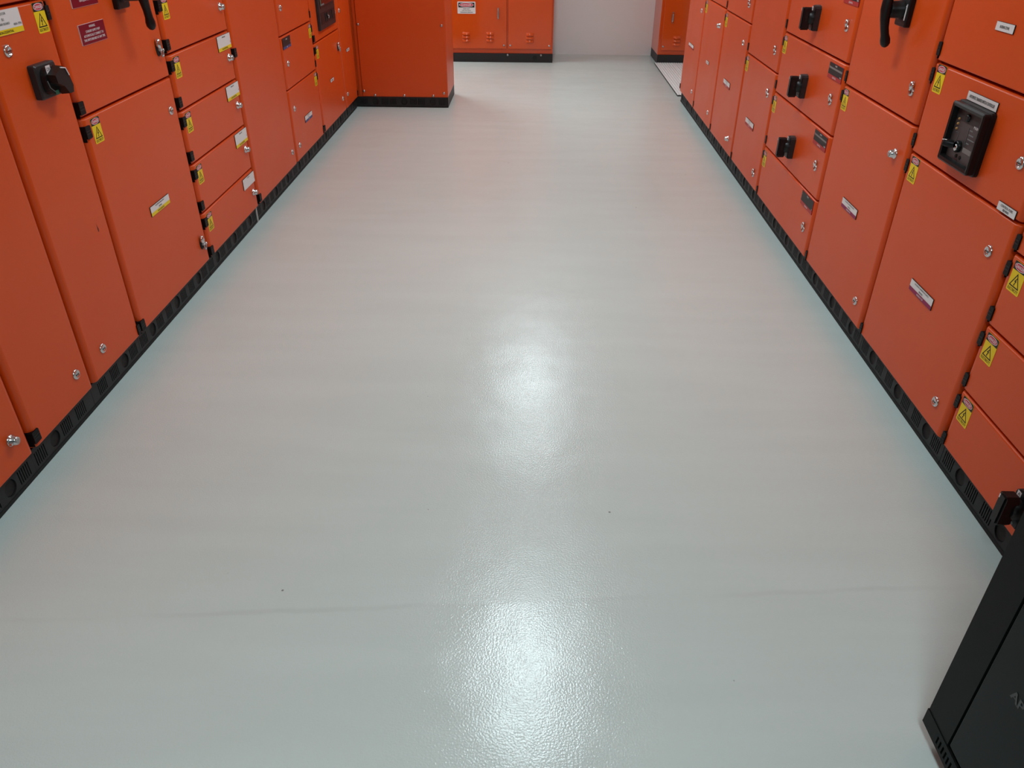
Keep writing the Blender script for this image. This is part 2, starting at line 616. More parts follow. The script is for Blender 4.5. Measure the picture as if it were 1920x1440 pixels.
def plinth_mesh(w, holes, slots, h=PLH, depth=0.02, m=M_PLINTH):
    """vented plinth strip, front at y=0: hole and slot recesses are real"""
    mb = MB()
    zl = 0.012
    mb.box((0, -0.0015, 0), (w, depth, zl), M_VOID)
    cells = []
    for c in holes:
        if c - 0.032 > 0.002 and c + 0.032 < w - 0.002:
            cells.append((c - 0.032, c + 0.032, 'h'))
    for c in slots:
        if c - 0.0035 > 0.002 and c + 0.0035 < w - 0.002:
            cells.append((c - 0.0035, c + 0.0035, 's'))
    cells.sort()
    x = 0.0
    q = lambda a, b, c, d: mb.flat([(a, b), (c, b), (c, d), (a, d)], 0, m)
    D = 0.007
    for a, b, k in cells:
        if a < x - 1e-6:
            continue
        if a > x:
            q(x, zl, a, h)
        if k == 's':
            za, zb = 0.022, 0.068
            xa, xb = a + 0.0012, b - 0.0012
            q(a, zl, b, za); q(a, zb, b, h); q(a, za, xa, zb); q(xb, za, b, zb)
            mb.add([(xa, 0, za), (xb, 0, za), (xb, 0, zb), (xa, 0, zb), (xa, D, za), (xb, D, za), (xb, D, zb), (xa, D, zb)],
                   [(0, 1, 5, 4), (1, 2, 6, 5), (2, 3, 7, 6), (3, 0, 4, 7), (4, 5, 6, 7)], M_VOID)
        else:
            cx, cz = (a + b) / 2, 0.0455
            n = 24
            ring = [(cx + 0.0265 * math.cos(2 * math.pi * i / n), cz + 0.0265 * math.sin(2 * math.pi * i / n)) for i in range(n)]
            # square outline points matched to the ring
            sq = []
            for i in range(n):
                ang = 2 * math.pi * i / n
                dx, dz = math.cos(ang), math.sin(ang)
                kx = 0.032 / max(abs(dx), 1e-9)
                kz = ((h - cz) if dz > 0 else (cz - zl)) / max(abs(dz), 1e-9)
                kk = min(kx, kz)
                sq.append((cx + dx * kk, cz + dz * kk))
            for i in range(n):
                j = (i + 1) % n
                mb.flat([ring[i], sq[i], sq[j], ring[j]], 0, m)
            for cxn, czn in ((a, zl), (b, zl), (a, h), (b, h)):
                # fill the corners of the square
                best = min(range(n), key=lambda i: (sq[i][0] - cxn) ** 2 + (sq[i][1] - czn) ** 2)
                i0, i1 = (best - 1) % n, (best + 1) % n
                mb.flat([sq[i0], (cxn, czn), sq[best]], 0.00005, m)
                mb.flat([sq[best], (cxn, czn), sq[i1]], 0.00005, m)
            V = [(x_, 0, z_) for x_, z_ in ring] + [(x_, D, z_) for x_, z_ in ring]
            F = [(i, (i + 1) % n, (i + 1) % n + n, i + n) for i in range(n)] + [tuple(range(n, 2 * n))]
            mb.add(V, F, M_VOID)
        x = b
    if x < w:
        q(x, zl, w, h)
    mb.flat([(0, 0), (0, h), (w, h), (w, 0)], depth, m)
    mb.add([(0, 0, h), (w, 0, h), (w, depth, h), (0, depth, h)], [(0, 1, 2, 3)], m)
    mb.add([(0, 0, zl), (0, 0, h), (0, depth, h), (0, depth, zl)], [(0, 1, 2, 3)], m)
    mb.add([(w, 0, zl), (w, 0, h), (w, depth, h), (w, depth, zl)], [(3, 2, 1, 0)], m)
    return mb.mesh('plinth')


def plinth_pattern(phase, w, period):
    """hole centres and slot centres in local x"""
    hs, ss = [], []
    k = math.floor(-phase / period) - 1
    while phase + k * period < w + period:
        c = phase + k * period
        hs.append(c)
        for g in (0.045, 0.135):
            for i in range(6):
                ss.append(c + g + 0.010 * i)
        k += 1
    return hs, ss


def cubicle(name, side, y0, y1, label, doors, depth=0.58, period=0.2435, phase_y=1.681, plinth=True, gap=0.0028):
    """doors: dict(z0,z1,hinge 'n'/'f', hz=[...], items=[...]) in world Y / Z"""
    w = y1 - y0
    if side == 'L':
        root = link(name, None, None, (XL, y0, 0), R(90))
        ux = lambda Y: Y - y0
        near_x, far_x = NEAR_GAP, w
    else:
        root = link(name, None, None, (XR, y1, 0), R(-90))
        ux = lambda Y: y1 - Y
        near_x, far_x = w - NEAR_GAP, 0.0
    tag(root, label, 'cabinet')
    b = MB()
    b.box((-gap + 0.0005, 0.042, PLH), (w + gap - 0.0005, depth, TOP + 0.01), M_ORANGE)
    b.build('body', root)
    if plinth:
        hs, ss = plinth_pattern(ux(phase_y), w, period)
        W = w + 2 * gap
        hs = [h + gap for h in hs]; ss = [s + gap for s in ss]
        p = link('plinth', plinth_mesh(W, hs, ss), root, (-gap, 0.020, 0))
        for h in hs:
            if 0.034 < h < W - 0.034:
                link('knockout', SH['knockout'], p, (h, 0.0065, 0.0455))
    for d in doors:
        z0, z1 = d['z0'] + 0.003, d['z1'] - 0.003
        # the near edge stands a little clear of the neighbour
        dx0 = NEAR_GAP if side == 'L' else 0.0
        dr = link('door', door_mesh(w - NEAR_GAP, z1 - z0, rx=ROLL), root, (dx0, 0, z0))
        hx = near_x if d.get('hinge', 'n') == 'n' else far_x
        flip = hx > 0.1
        for hz in d.get('hz', ()):
            hk = 'hinge_n' if d.get('hinge', 'n') == 'n' else 'hinge_f'
            link('hinge', SH[hk], dr, (hx - dx0, 0, hz - z0), rot=(0, R(180) if flip else 0, 0))
        for it in d.get('items', ()):
            k = it[0]
            x, z = ux(it[1]) - dx0, it[2] - z0
            if k in ('cam', 'knob', 'swing', 'wing'):
                link('lock', SH[k], dr, (x, 0, z))
            elif k == 'st':
                link('warning_sticker', SH['sticker'], dr, (x, 0, z))
            elif k == 'lab':
                link('nameplate', it[3], dr, (x, 0, z))
            elif k == 'obj':
                it[3](dr, x, z)
    return root


def D(z0, z1, hinge='n', hz=None, items=()):
    if hz is None:
        hz = (z1 - 0.045, z0 + 0.042)
    return dict(z0=z0, z1=z1, hinge=hinge, hz=hz, items=items)


# ---- black operating handles (one mesh each, sub-part of the door)
def rotary_big(dr, x, z):
    """square base with a thick wedge grip, white and green position marks"""
    mb = MB()
    mb.rings([[(px, y, pz) for px, pz in rrect(0.112 - 2 * i, 0.096 - 2 * i, 0.006, 2, -0.056 + i, -0.048 + i)] for y, i in ((0, 0), (-0.018, 0.0), (-0.022, 0.004))], M_DGREY, True, True, False)
    mb.rings([[(px, y, pz) for px, pz in rrect(0.084 - 2 * i, 0.080 - 2 * i, 0.03, 5, -0.042 + i, -0.040 + i)] for y, i in ((-0.020, 0), (-0.036, 0.002))], M_BLACK, True, True, False)
    # wedge grip, tapering to the lower right
    V0 = [(-0.030, 0.020), (0.018, 0.040), (0.040, 0.030), (0.056, -0.024), (0.048, -0.044), (0.024, -0.044), (0.004, -0.018), (-0.026, -0.004)]
    a = [(px, -0.034, pz) for px, pz in V0[::-1]]
    b_ = [(px * 0.94, -0.062, pz * 0.94) for px, pz in V0[::-1]]
    mb.rings([a, b_], M_BLACK, True, True, False)
    mb.rect(-0.026, 0.020, -0.002, 0.044, -0.0370, M_PINKW)
    mb.text('ON', -0.014, 0.034, 0.010, -0.0374, M_LBLACK, maxw=0.018)
    mb.tube([(0.004, -0.0635, 0.0355), (0.030, -0.0640, 0.0300), (0.040, -0.0640, 0.008)], 0.0017, M_PINKW, 6)
    mb.tube([(-0.036, -0.0375, 0.004), (-0.030, -0.0375, -0.016), (-0.012, -0.0375, -0.030)], 0.0014, M_GREYTXT, 6)
    mb.rect(-0.010, -0.040, 0.008, -0.028, -0.0370, M_GREEN)
    mb.build('rotary_handle', dr, (x, 0, z))


def lever_handle(tilt, bend=1.0, ln=1.0, hub=0.0):
    def f(dr, x, z):
        """square escutcheon, stepped hub and a long lever that ends in a rounded bulb"""
        mb = MB()
        mb.rings([[(px, y, pz) for px, pz in rrect(0.086 - 2 * i, 0.104 - 2 * i, 0.005, 2, -0.043 + i, -0.052 + i)] for y, i in ((0, 0), (-0.016, 0.0), (-0.020, 0.003))], M_BLACK, True, True, False)
        mb.lathe([(0.032, 0.018), (0.032, 0.026), (0.028, 0.030), (0.027, 0.050 + hub), (0.024, 0.058 + hub)], M_BLACK, c=(-0.006, 0, 0), seg=22)
        # figure printed on the escutcheon
        mb.tube([(0.030, -0.021, 0.012), (0.0335, -0.021, 0.020), (0.0335, -0.021, -0.030)], 0.0022, M_WHITE, 6)
        c, s = math.cos(R(tilt)), math.sin(R(tilt))
        path = [(0.000, 0.044, 0.014, 0.088), (0.000, 0.026, 0.018, 0.088), (0.0, 0.0, 0.020, 0.086), (0.001, -0.030, 0.0160, 0.084), (0.002, -0.058, 0.0140, 0.078),
                (0.001, -0.080, 0.0140, 0.070), (0.0, -0.095, 0.0170, 0.064), (-0.001, -0.108, 0.0165, 0.060), (-0.001, -0.117, 0.0110, 0.058), (-0.001, -0.121, 0.004, 0.057)]
        pts, rad = [], []
        for px, pz, r_, out in path:
            pz *= ln
            out = 0.070 + hub - bend * (0.088 - out) * 0.9
            pts.append((px * c + pz * -s - 0.006, -out, px * s + pz * c))
            rad.append(r_)
        mb.tube(pts, rad, M_BLACK, 12)
        mb.build('lever_handle', dr, (x, 0, z))
    return f


def breaker_grip(dr, x, z):
    """slab base with a curved top and a stand-off grip with finger dimples"""
    mb = MB()
    base = [(-0.026, -0.052), (0.026, -0.052), (0.029, 0.040), (0.020, 0.049), (0.0, 0.053), (-0.020, 0.049), (-0.029, 0.040)]
    mb.prism(base, -0.024, 0.0, M_DGREY)
    mb.prism([(a * 0.9, b * 0.95) for a, b in base], -0.028, -0.024, M_BLACK)
    mb.lathe([(0.030, 0.024), (0.028, 0.044), (0.022, 0.048)], M_BLACK, seg=20)
    grip = [(-0.017, -0.046), (0.008, -0.050), (0.017, -0.040), (0.017, 0.038), (0.010, 0.044), (-0.017, 0.042)]
    mb.prism(grip, -0.072, -0.040, M_BLACK)
    mb.prism([(-0.010, -0.043), (0.010, -0.043), (0.010, 0.040), (-0.010, 0.040)], -0.076, -0.072, M_BLACK)
    for dz in (-0.010, 0.004, 0.018):
        # finger dimples on the side of the grip that faces the door of the room
        n = 10
        for sx in (0.0173, -0.0173):
            mb.add([(sx, -0.058 + 0.005 * math.cos(2 * math.pi * i / n), dz + 0.005 * math.sin(2 * math.pi * i / n)) for i in range(n)], [tuple(range(n))], M_VOID)
    mb.rect(-0.012, 0.028, -0.008, 0.040, -0.0765, M_PINKW)
    mb.rect(-0.020, 0.030, -0.004, 0.046, -0.0284, M_PINKW)
    mb.text('A', -0.012, 0.038, 0.010, -0.0288, M_LBLACK)
    mb.rect(-0.006, -0.047, 0.010, -0.040, -0.0284, M_GREYTXT)
    mb.build('rotary_handle', dr, (x, 0, z))


def chip_mark(dr, x, z):
    mb = MB()
    mb.flat([(-0.0012, 0.016), (-0.0030, -0.004), (-0.0020, -0.014), (0.0030, -0.014), (0.0045, -0.004), (0.0010, 0.004)], -0.0004, M_CHIP_SHADE)
    mb.build('paint_chip', dr, (x, 0, z))


def ats_controller(dr, x, z):
    """deep black surround with a recessed control plate; origin at the centre"""
    w, h, dp = 0.190, 0.172, 0.030
    mb = MB()
    o = rrect(w, h, 0.008, 3, -w / 2, -h / 2)
    def rr(i, y):
        return [(a, y, b) for a, b in rrect(w - 2 * i, h - 2 * i, max(0.008 - i, 0.003), 3, -w / 2 + i, -h / 2 + i)]
    mb.rings([rr(-0.004, 0.0), rr(-0.004, -0.012), rr(0.0, -0.014), rr(0.0, -dp), rr(0.005, -dp - 0.003), rr(0.013, -dp - 0.001), rr(0.016, -0.016)], M_BLACK, True, False, False)
    mb.build('controller_frame', dr, (x, 0, z))
    p = MB()
    a, b = w / 2 - 0.015, h / 2 - 0.015
    p.rect(-a, -b, a, b, -0.0155, M_PANELG)
    p.rect(-a, b - 0.034, a, b, -0.0158, M_DGREY)
    p.text('MAIN', 0.044, 0.036, 0.008, -0.0160, M_PINKW)
    for i, zz in enumerate((0.022, 0.010, -0.002, -0.014)):
        p.rect(0.014, zz, 0.030 + 0.012 * (i % 3), zz + 0.0035, -0.0160, M_GREYTXT)
    p.tube([(0.008, -0.0162, 0.028), (0.008, -0.0162, -0.020)], 0.0006, M_GREYTXT, 4)
    p.tube([(-0.058, -0.0162, 0.004), (-0.042, -0.0162, 0.004), (-0.042, -0.0162, -0.018)], 0.0006, M_GREYTXT, 4)
    p.rect(0.006, -0.040, 0.060, -0.026, -0.0160, M_GREYTAPE)
    for zz in (0.040, 0.026, 0.012):
        p.lathe([(0.0040, 0), (0.0036, 0.003), (0.0015, 0.0045)], M_AMBER, c=(-0.060, -0.0155, zz), seg=10)
    for xx in (-0.018, 0.004):
        p.lathe([(0.0055, 0), (0.0055, 0.002)], M_VOID, c=(xx, -0.0155, -0.058), seg=12)
    p.lathe([(0.011, 0), (0.010, 0.006), (0.006, 0.007)], M_BLACK, c=(-0.012, -0.0155, 0.052), seg=14)
    p.build('control_plate', dr, (x, 0, z))
    s = MB()
    s.lathe([(0.017, 0.0155), (0.017, 0.024), (0.014, 0.027)], M_BLACK, c=(-0.018, 0, -0.030), seg=18)
    s.lathe([(0.0095, 0.026), (0.0095, 0.030), (0.006, 0.0305)], M_CHROME, c=(-0.014, 0, -0.032), seg=16)
    s.tube([(-0.026, -0.030, -0.026), (-0.034, -0.044, -0.024), (-0.040, -0.056, -0.023)], [0.011, 0.012, 0.009], M_BLACK, 12)
    s.tube([(-0.030, -0.050, -0.014), (-0.042, -0.058, -0.016)], 0.0014, M_ZINC, 6)
    s.build('selector_switch', dr, (x, 0, z))


def meter_panel(dr, x, z):
    """dark grey bezel with a screen above a row of sockets; origin at lower centre"""
    mb = MB()
    w, h = 0.46, 0.50
    def rr(i, y):
        return [(a, y, b) for a, b in rrect(w - 2 * i, h - 2 * i, 0.008, 2, -w / 2 + i, i)]
    mb.rings([rr(0, 0), rr(0, -0.014), rr(0.005, -0.020)], M_DGREY, True, True, False)
    mb.build('meter_bezel', dr, (x, 0, z))
    s = MB()
    s.prism([(-0.19, 0.135), (0.19, 0.135), (0.19, 0.46), (-0.19, 0.46)], -0.0225, -0.019, M_LBLACK)
    s.rect(-0.165, 0.150, 0.178, 0.450, -0.0228, M_SCREEN)
    s.rect(-0.180, 0.150, -0.165, 0.450, -0.0228, M_GREEN)
    s.rect(-0.165, 0.150, -0.08, 0.160, -0.0231, M_GREYTXT)
    s.rect(0.060, 0.215, 0.095, 0.250, -0.0231, M_GREYTAPE)
    s.text('kWh', 0.03, 0.36, 0.03, -0.0231, M_GREYTXT)
    s.build('screen', dr, (x, 0, z))
    t = MB()
    t.prism([(-0.19, 0.035), (0.20, 0.035), (0.20, 0.105), (-0.19, 0.105)], -0.0215, -0.019, M_LBLACK)
    for xx in (-0.05, 0.10):
        t.box((xx - 0.032, -0.0250, 0.044), (xx - 0.014, -0.0212, 0.096), M_DGREY)
        t.box((xx + 0.004, -0.0250, 0.044), (xx + 0.030, -0.0212, 0.096), M_VOID)
    t.tube([(-0.045, -0.03, 0.085), (-0.028, -0.034, 0.075), (-0.024, -0.03, 0.060)], 0.005, M_ZINC, 8)
    t.build('socket_strip', dr, (x, 0, z))


WP, YL, BK = M_WHITE, M_YELLOW, M_LBLACK
lab_feeder = L_feeder(WP, BK, YL)
lab_feeder_plain = L_feeder(WP, BK, None)
lab_incomer = label_mesh('incomer', 0.172, 0.062, [('ISOLATOR', 0.86, 0.10, M_GREYTXT, 0.5, 'c'), ('R1', 0.63, 0.12, M_GREYTXT, 0.2, 'c'), ('MAIN BOARD', 0.45, 0.10, M_GREYTXT, 0.5, 'c'),
                         ('400A TPN', 0.36, 0.10, M_GREYTXT, 0.26, 'r'), ('NON-ESSENTIAL', 0.12, 0.11, BK, 0.6, 'c')], YL, 0.23, WP, M_PINKW)
lab_warn1 = label_mesh('warn1', 0.168, 0.062, [('WARNING', 0.86, 0.13, M_PINKW, 0.24, 'c'), ('ISOLATE ALL SUPPLIES', 0.66, 0.12, M_PINKW, 0.7, 'c'), ('BEFORE WORKING', 0.49, 0.12, M_PINKW, 0.62, 'c'),
                       ('ON EQUIPMENT', 0.30, 0.12, M_PINKW, 0.42, 'c')], None, 0, M_MAROON, M_PINKW)
lab_warn2 = label_mesh('warn2', 0.168, 0.061, [('WARNING', 0.84, 0.12, M_PINKW, 0.24, 'c'), ('STANDBY SUPPLY MAY', 0.62, 0.12, M_PINKW, 0.56, 'c'), ('AUTOMATICALLY CONNECT TO', 0.42, 0.12, M_PINKW, 0.78, 'c'),
                       ('THIS SWITCHBOARD AT ANY TIME', 0.22, 0.12, M_PINKW, 0.84, 'c')], None, 0, M_MAROON, M_PINKW)
lab_l3 = L_supply(0.172, 0.038, YL, BK, 'INCOMING MAIN SUPPLY', 'NON-ESSENTIAL')
lab_mag = L_supply(0.166, 0.038, M_MAGENTA, M_PINKW, 'INCOMING GENERATOR SUPPLY', 'GENERATOR')
lab_red = L_supply(0.190, 0.040, M_REDBAND, M_PINKW, 'INCOMING SUPPLY', 'ESSENTIAL')
lab_blue = L_supply(0.176, 0.040, M_BLUE, M_PINKW, 'INCOMING SUPPLY', 'UPS')
lab_blkblue = label_mesh('blkblue', 0.164, 0.060, [('SPARE', 0.82, 0.12, M_PINKW, 0.3, 'c'), ('3P', 0.42, 0.10, M_PINKW, 0.2, 'r'), ('UPS', 0.12, 0.12, M_PINKW, 0.45, 'c')], M_BLUE, 0.24, M_LBLACK, M_LBLACK)
lab_blkred = label_mesh('blkred', 0.172, 0.062, [('SPARE', 0.88, 0.10, M_PINKW, 0.3, 'c'), ('#bar', 0.68, 0.12, M_GREYTAPE, 0.94, 'c'), ('400A', 0.34, 0.10, M_PINKW, 0.2, 'r'), ('ESSENTIAL', 0.13, 0.11, M_PINKW, 0.5, 'c')],
                        M_REDBAND, 0.26, M_LBLACK, M_REDBAND, True)
lab_blkred2 = label_mesh('blkred2', 0.172, 0.062, [('SPARE', 0.88, 0.10, M_PINKW, 0.3, 'c'), ('3P', 0.34, 0.10, M_PINKW, 0.2, 'r'), ('ESSENTIAL', 0.13, 0.11, M_PINKW, 0.5, 'c')],
                         M_REDBAND, 0.26, M_LBLACK, M_REDBAND, True)
lab_zone = label_mesh('zone', 0.094, 0.023, [('BUSBAR ZONE', 0.5, 0.30, BK, 0.52, 'c')], None, 0, WP, BK)
lab_ats = label_mesh('ats', 0.172, 0.025, [('AUTOMATIC TRANSFER SWITCH CONTROLLER', 0.5, 0.34, BK, 0.84, 'c')], None, 0, WP, BK)
lab_fuse = label_mesh('fuse', 0.092, 0.0235, [('CONTROL FUSES', 0.68, 0.26, BK, 0.66, 'c'), ('BEHIND', 0.30, 0.26, BK, 0.34, 'c')], None, 0, WP, BK)
lab_small = label_mesh('small', 0.10, 0.022, [('BUSBAR', 0.5, 0.42, BK, 0.6, 'c')], None, 0, WP, BK)
lab_red_small = label_mesh('smallr', 0.20, 0.026, [('BUSBAR ZONE', 0.62, 0.3, BK, 0.7, 'c')], M_REDBAND, 0.25, WP, BK)
lab_r1 = L_supply(0.215, 0.034, M_REDBAND, M_PINKW, 'BUSBAR ZONE', 'ESSENTIAL')

# ------------------------------------------------------------------ the room
WXL, WXR, WYB, WYF, CEIL = -2.10, 1.90, 9.475, -3.6, 2.70


def wall_box(name, a, b, m):
    mb = MB()
    mb.box(a, b, m)
    return structure(mb.build(name))


f = MB()
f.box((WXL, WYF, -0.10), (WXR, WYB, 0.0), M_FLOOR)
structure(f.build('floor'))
wall_box('wall_back', (WXL - 0.1, WYB, -0.1), (WXR + 0.1, WYB + 0.1, CEIL + 0.1), M_WALL)
wall_box('wall_front', (WXL - 0.1, WYF - 0.1, -0.1), (WXR + 0.1, WYF, CEIL + 0.1), M_DARKWALL)
wall_box('wall_left', (WXL - 0.1, WYF, -0.1), (WXL, WYB, CEIL + 0.1), M_WALL)
wall_box('wall_right', (WXR, WYF, -0.1), (WXR + 0.1, WYB, CEIL + 0.1), M_WALL)
wall_box('ceiling', (WXL, WYF, CEIL), (WXR, WYB, CEIL + 0.1), M_CEIL)


def ceiling_light(y, label, x=0.03):
    root = tag(link('ceiling_light', None, None, (x, y, CEIL)), label, 'light', 'ceiling lights over the aisle')
    mb = MB()
    w, l, t, e = 0.30, 1.20, 0.05, 0.012
    mb.box((-w / 2, -l / 2, -0.012), (w / 2, l / 2, 0.0), M_LAMPBODY)
    mb.box((-w / 2, -l / 2, -t), (-w / 2 + e, l / 2, -0.012), M_LAMPBODY)
    mb.box((w / 2 - e, -l / 2, -t), (w / 2, l / 2, -0.012), M_LAMPBODY)
    mb.box((-w / 2 + e, -l / 2, -t), (w / 2 - e, -l / 2 + e, -0.012), M_LAMPBODY)
    mb.box((-w / 2 + e, l / 2 - e, -t), (w / 2 - e, l / 2, -0.012), M_LAMPBODY)
    mb.build('housing', root)
    d = MB()
    a, c = w / 2 - e - 0.001, l / 2 - e - 0.001
    d.box((-a, -c, -t + 0.0045), (a, c, -t + 0.010), M_LAMPBODY)
    d.add([(-a, -c, -t + 0.004), (-a, c, -t + 0.004), (a, c, -t + 0.004), (a, -c, -t + 0.004)], [(0, 1, 2, 3)], M_LAMP)
    d.build('diffuser', root)


ceiling_light(6.27, 'long ceiling light panel over the far half of the aisle')
ceiling_light(3.22, 'long ceiling light panel over the middle of the aisle')
ceiling_light(-0.45, 'long ceiling light panel just behind the viewer')
ceiling_light(8.45, 'added fill light panel above the far left bay, behind the projecting cabinet', -1.55)  # added out of view to brighten the back wall and far cabinet

# ------------------------------------------------------------------ left run
N = 'switchboard_cubicle'
cubicle(N, 'L', 1.07, 1.797, 'orange cubicle at the left edge, only its lower corner and round silver lock showing', [
    D(Z0, TOP, 'n', (0.13, 1.0, 1.95), [('knob', 1.728, 0.183), ('knob', 1.728, 1.13)])])
cubicle(N, 'L', 1.803, 2.162, 'narrow orange cubicle on the left with one tall plain door and low lock', [
    D(Z0, TOP, 'n', (0.128, 1.05, 1.95), [('cam', 2.093, 0.181), ('cam', 2.093, 1.55)])])
cubicle(N, 'L', 2.169, 2.527, 'narrow orange cubicle with squat black rotary handle and white-and-yellow nameplate at top left', [
    D(Z0, 1.240, 'f', (1.202, 0.118), [('cam', 2.273, 1.132), ('cam', 2.272, 0.177), ('st', 2.478, 1.152), ('lab', 2.290, 1.202, lab_incomer),
      ('obj', 2.392, 1.033, rotary_big), ('obj', 2.452, 0.546, chip_mark)]),
    D(1.240, TOP, 'f', None, [('cam', 2.273, 1.33), ('st', 2.478, 1.93)])])
cubicle(N, 'L', 2.534, 3.262, 'wide orange cubicle with maroon warning plates and a long black lever', [
    D(Z0, 0.884, 'n', (0.838, 0.118), [('cam', 3.193, 0.765), ('wing', 3.202, 0.192), ('st', 2.615, 0.790), ('lab', 2.914, 0.4655, lab_l3)]),
    D(0.884, 1.60, 'n', (1.555, 0.915), [('wing', 3.198, 1.000), ('st', 2.615, 1.50), ('lab', 2.749, 1.1165, lab_warn2), ('lab', 2.747, 1.227, lab_warn1), ('obj', 2.975, 1.216, lever_handle(12, 0.0, 1.04, 0.022))]),
    D(1.60, TOP, 'n', None, [('cam', 3.193, 1.72)])])
l4 = cubicle(N, 'L', 3.272, 3.988, 'orange cubicle on the left with stacked small doors and white-and-yellow nameplates', [
    D(Z0, 0.296, 'n', (0.253, 0.118), [('knob', 3.942, 0.180), ('st', 3.342, 0.199), ('lab', 3.900, 0.254, lab_feeder_plain)]),
    D(0.296, 0.515, 'n', (0.472, 0.331), [('knob', 3.936, 0.406), ('st', 3.342, 0.418), ('lab', 3.902, 0.473, lab_feeder)]),
    D(0.515, 0.739, 'n', (0.696, 0.551), [('knob', 3.934, 0.625), ('st', 3.342, 0.642), ('lab', 3.902, 0.697, lab_feeder)]),
    D(0.739, 0.960, 'n', (0.917, 0.775), [('knob', 3.933, 0.846), ('st', 3.342, 0.863), ('lab', 3.902, 0.918, lab_feeder)]),
    D(0.960, 1.182, 'n', (1.139, 0.997), [('knob', 3.931, 1.068), ('st', 3.342, 1.085), ('lab', 3.902, 1.140, lab_feeder)]),
    D(1.182, 1.404, 'n', None, [('knob', 3.931, 1.290), ('st', 3.342, 1.307), ('lab', 3.902, 1.362, lab_feeder)]),
    D(1.404, TOP, 'n', None, [('knob', 3.931, 1.51), ('st', 3.342, 1.93)])])
j = MB()
j.box((0.704, 0.016, 0.0), (0.7195, 0.024, 0.083), M_PALE)
j.build('joint_strip', l4)
cubicle(N, 'L', 4.004, 4.775, 'orange cubicle with one tall plain door just beyond the stacked small doors on the left', [
    D(Z0, TOP, 'n', (0.122, 0.853, 1.93), [('cam', 4.705, 0.180), ('cam', 4.705, 1.55)])])
cubicle(N, 'L', 4.783, 5.492, 'orange cubicle on the left with a black-and-blue nameplate on its middle door', [
    D(Z0, 0.518, 'f', (0.475, 0.118), [('cam', 4.877, 0.176), ('cam', 4.872, 0.399), ('st', 5.444, 0.424), ('lab', 5.152, 0.287, lab_blue)]),
    D(0.518, 0.815, 'f', (0.772, 0.556), [('cam', 4.871, 0.660), ('st', 5.444, 0.722), ('lab', 4.893, 0.773, lab_blkblue)]),
    D(0.815, 1.30, 'f', (1.25, 0.857), [('cam', 4.867, 0.961), ('st', 5.444, 1.21)]),
    D(1.30, TOP, 'f', None, [('cam', 4.867, 1.42)])], phase_y=1.71)
cubicle(N, 'L', 5.498, 6.252, 'orange cubicle on the left with a dark grey metering screen panel', [
    D(Z0, 0.672, 'n', (0.632, 0.122), [('wing', 6.164, 0.558), ('cam', 6.160, 0.190), ('st', 5.572, 0.574), ('lab', 5.880, 0.378, lab_small)]),
    D(0.672, 1.35, 'n', (1.30, 0.705), [('swing', 6.162, 0.786), ('st', 5.572, 1.26), ('obj', 5.890, 0.731, meter_panel)]),
    D(1.35, TOP, 'n', None, [('cam', 6.16, 1.45)])], phase_y=1.71)
cubicle(N, 'L', 6.260, 6.700, 'narrow orange cubicle in the left corner against the projecting cabinet', [
    D(Z0, TOP, 'f', (0.12, 1.0, 1.95), [('cam', 6.337, 0.188), ('cam', 6.330, 0.786), ('lab', 6.482, 0.490, lab_small)])], phase_y=1.71)

# ------------------------------------------------------------------ right run
PR, PP = 1.831, 0.2368
cubicle(N, 'R', 6.440, 7.115, 'orange cubicle at the far end of the right-hand row, beside the pale ribbed sheet', [
    D(Z0, TOP, 'f', (0.130, 1.0, 1.95), [('cam', 6.561, 0.785), ('cam', 6.566, 0.192), ('lab', 6.811, 0.495, lab_r1)])], phase_y=PR, period=PP)
cubicle(N, 'R', 5.728, 6.434, 'second orange cubicle from the far end of the right-hand row, small white label', [
    D(Z0, 0.885, 'f', (0.842, 0.128), [('knob', 5.855, 0.769), ('cam', 5.865, 0.186), ('st', 6.392, 0.790), ('lab', 6.097, 0.490, lab_small)]),
    D(0.885, TOP, 'f', None, [('cam', 5.86, 0.98)])], phase_y=PR, period=PP)
cubicle(N, 'R', 5.014, 5.722, 'third orange cubicle from the far end of the right-hand row, white-and-red label', [
    D(Z0, 0.880, 'f', (0.838, 0.121), [('cam', 5.134, 0.765), ('knob', 5.152, 0.182), ('st', 5.678, 0.785), ('lab', 5.406, 0.472, lab_red)]),
    D(0.880, TOP, 'f', (0.918, 1.95), [('swing', 5.125, 0.981)])], phase_y=PR, period=PP)
cubicle(N, 'R', 4.326, 5.008, 'orange right-hand cubicle next beyond the one with three black grips', [
    D(Z0, 0.728, 'f', (0.686, 0.116), [('swing', 4.430, 0.612), ('swing', 4.437, 0.172), ('st', 4.966, 0.633), ('lab', 4.694, 0.386, lab_red)]),
    D(0.728, TOP, 'f', (0.764, 1.95), [('swing', 4.431, 0.829)])], phase_y=PR, period=PP)
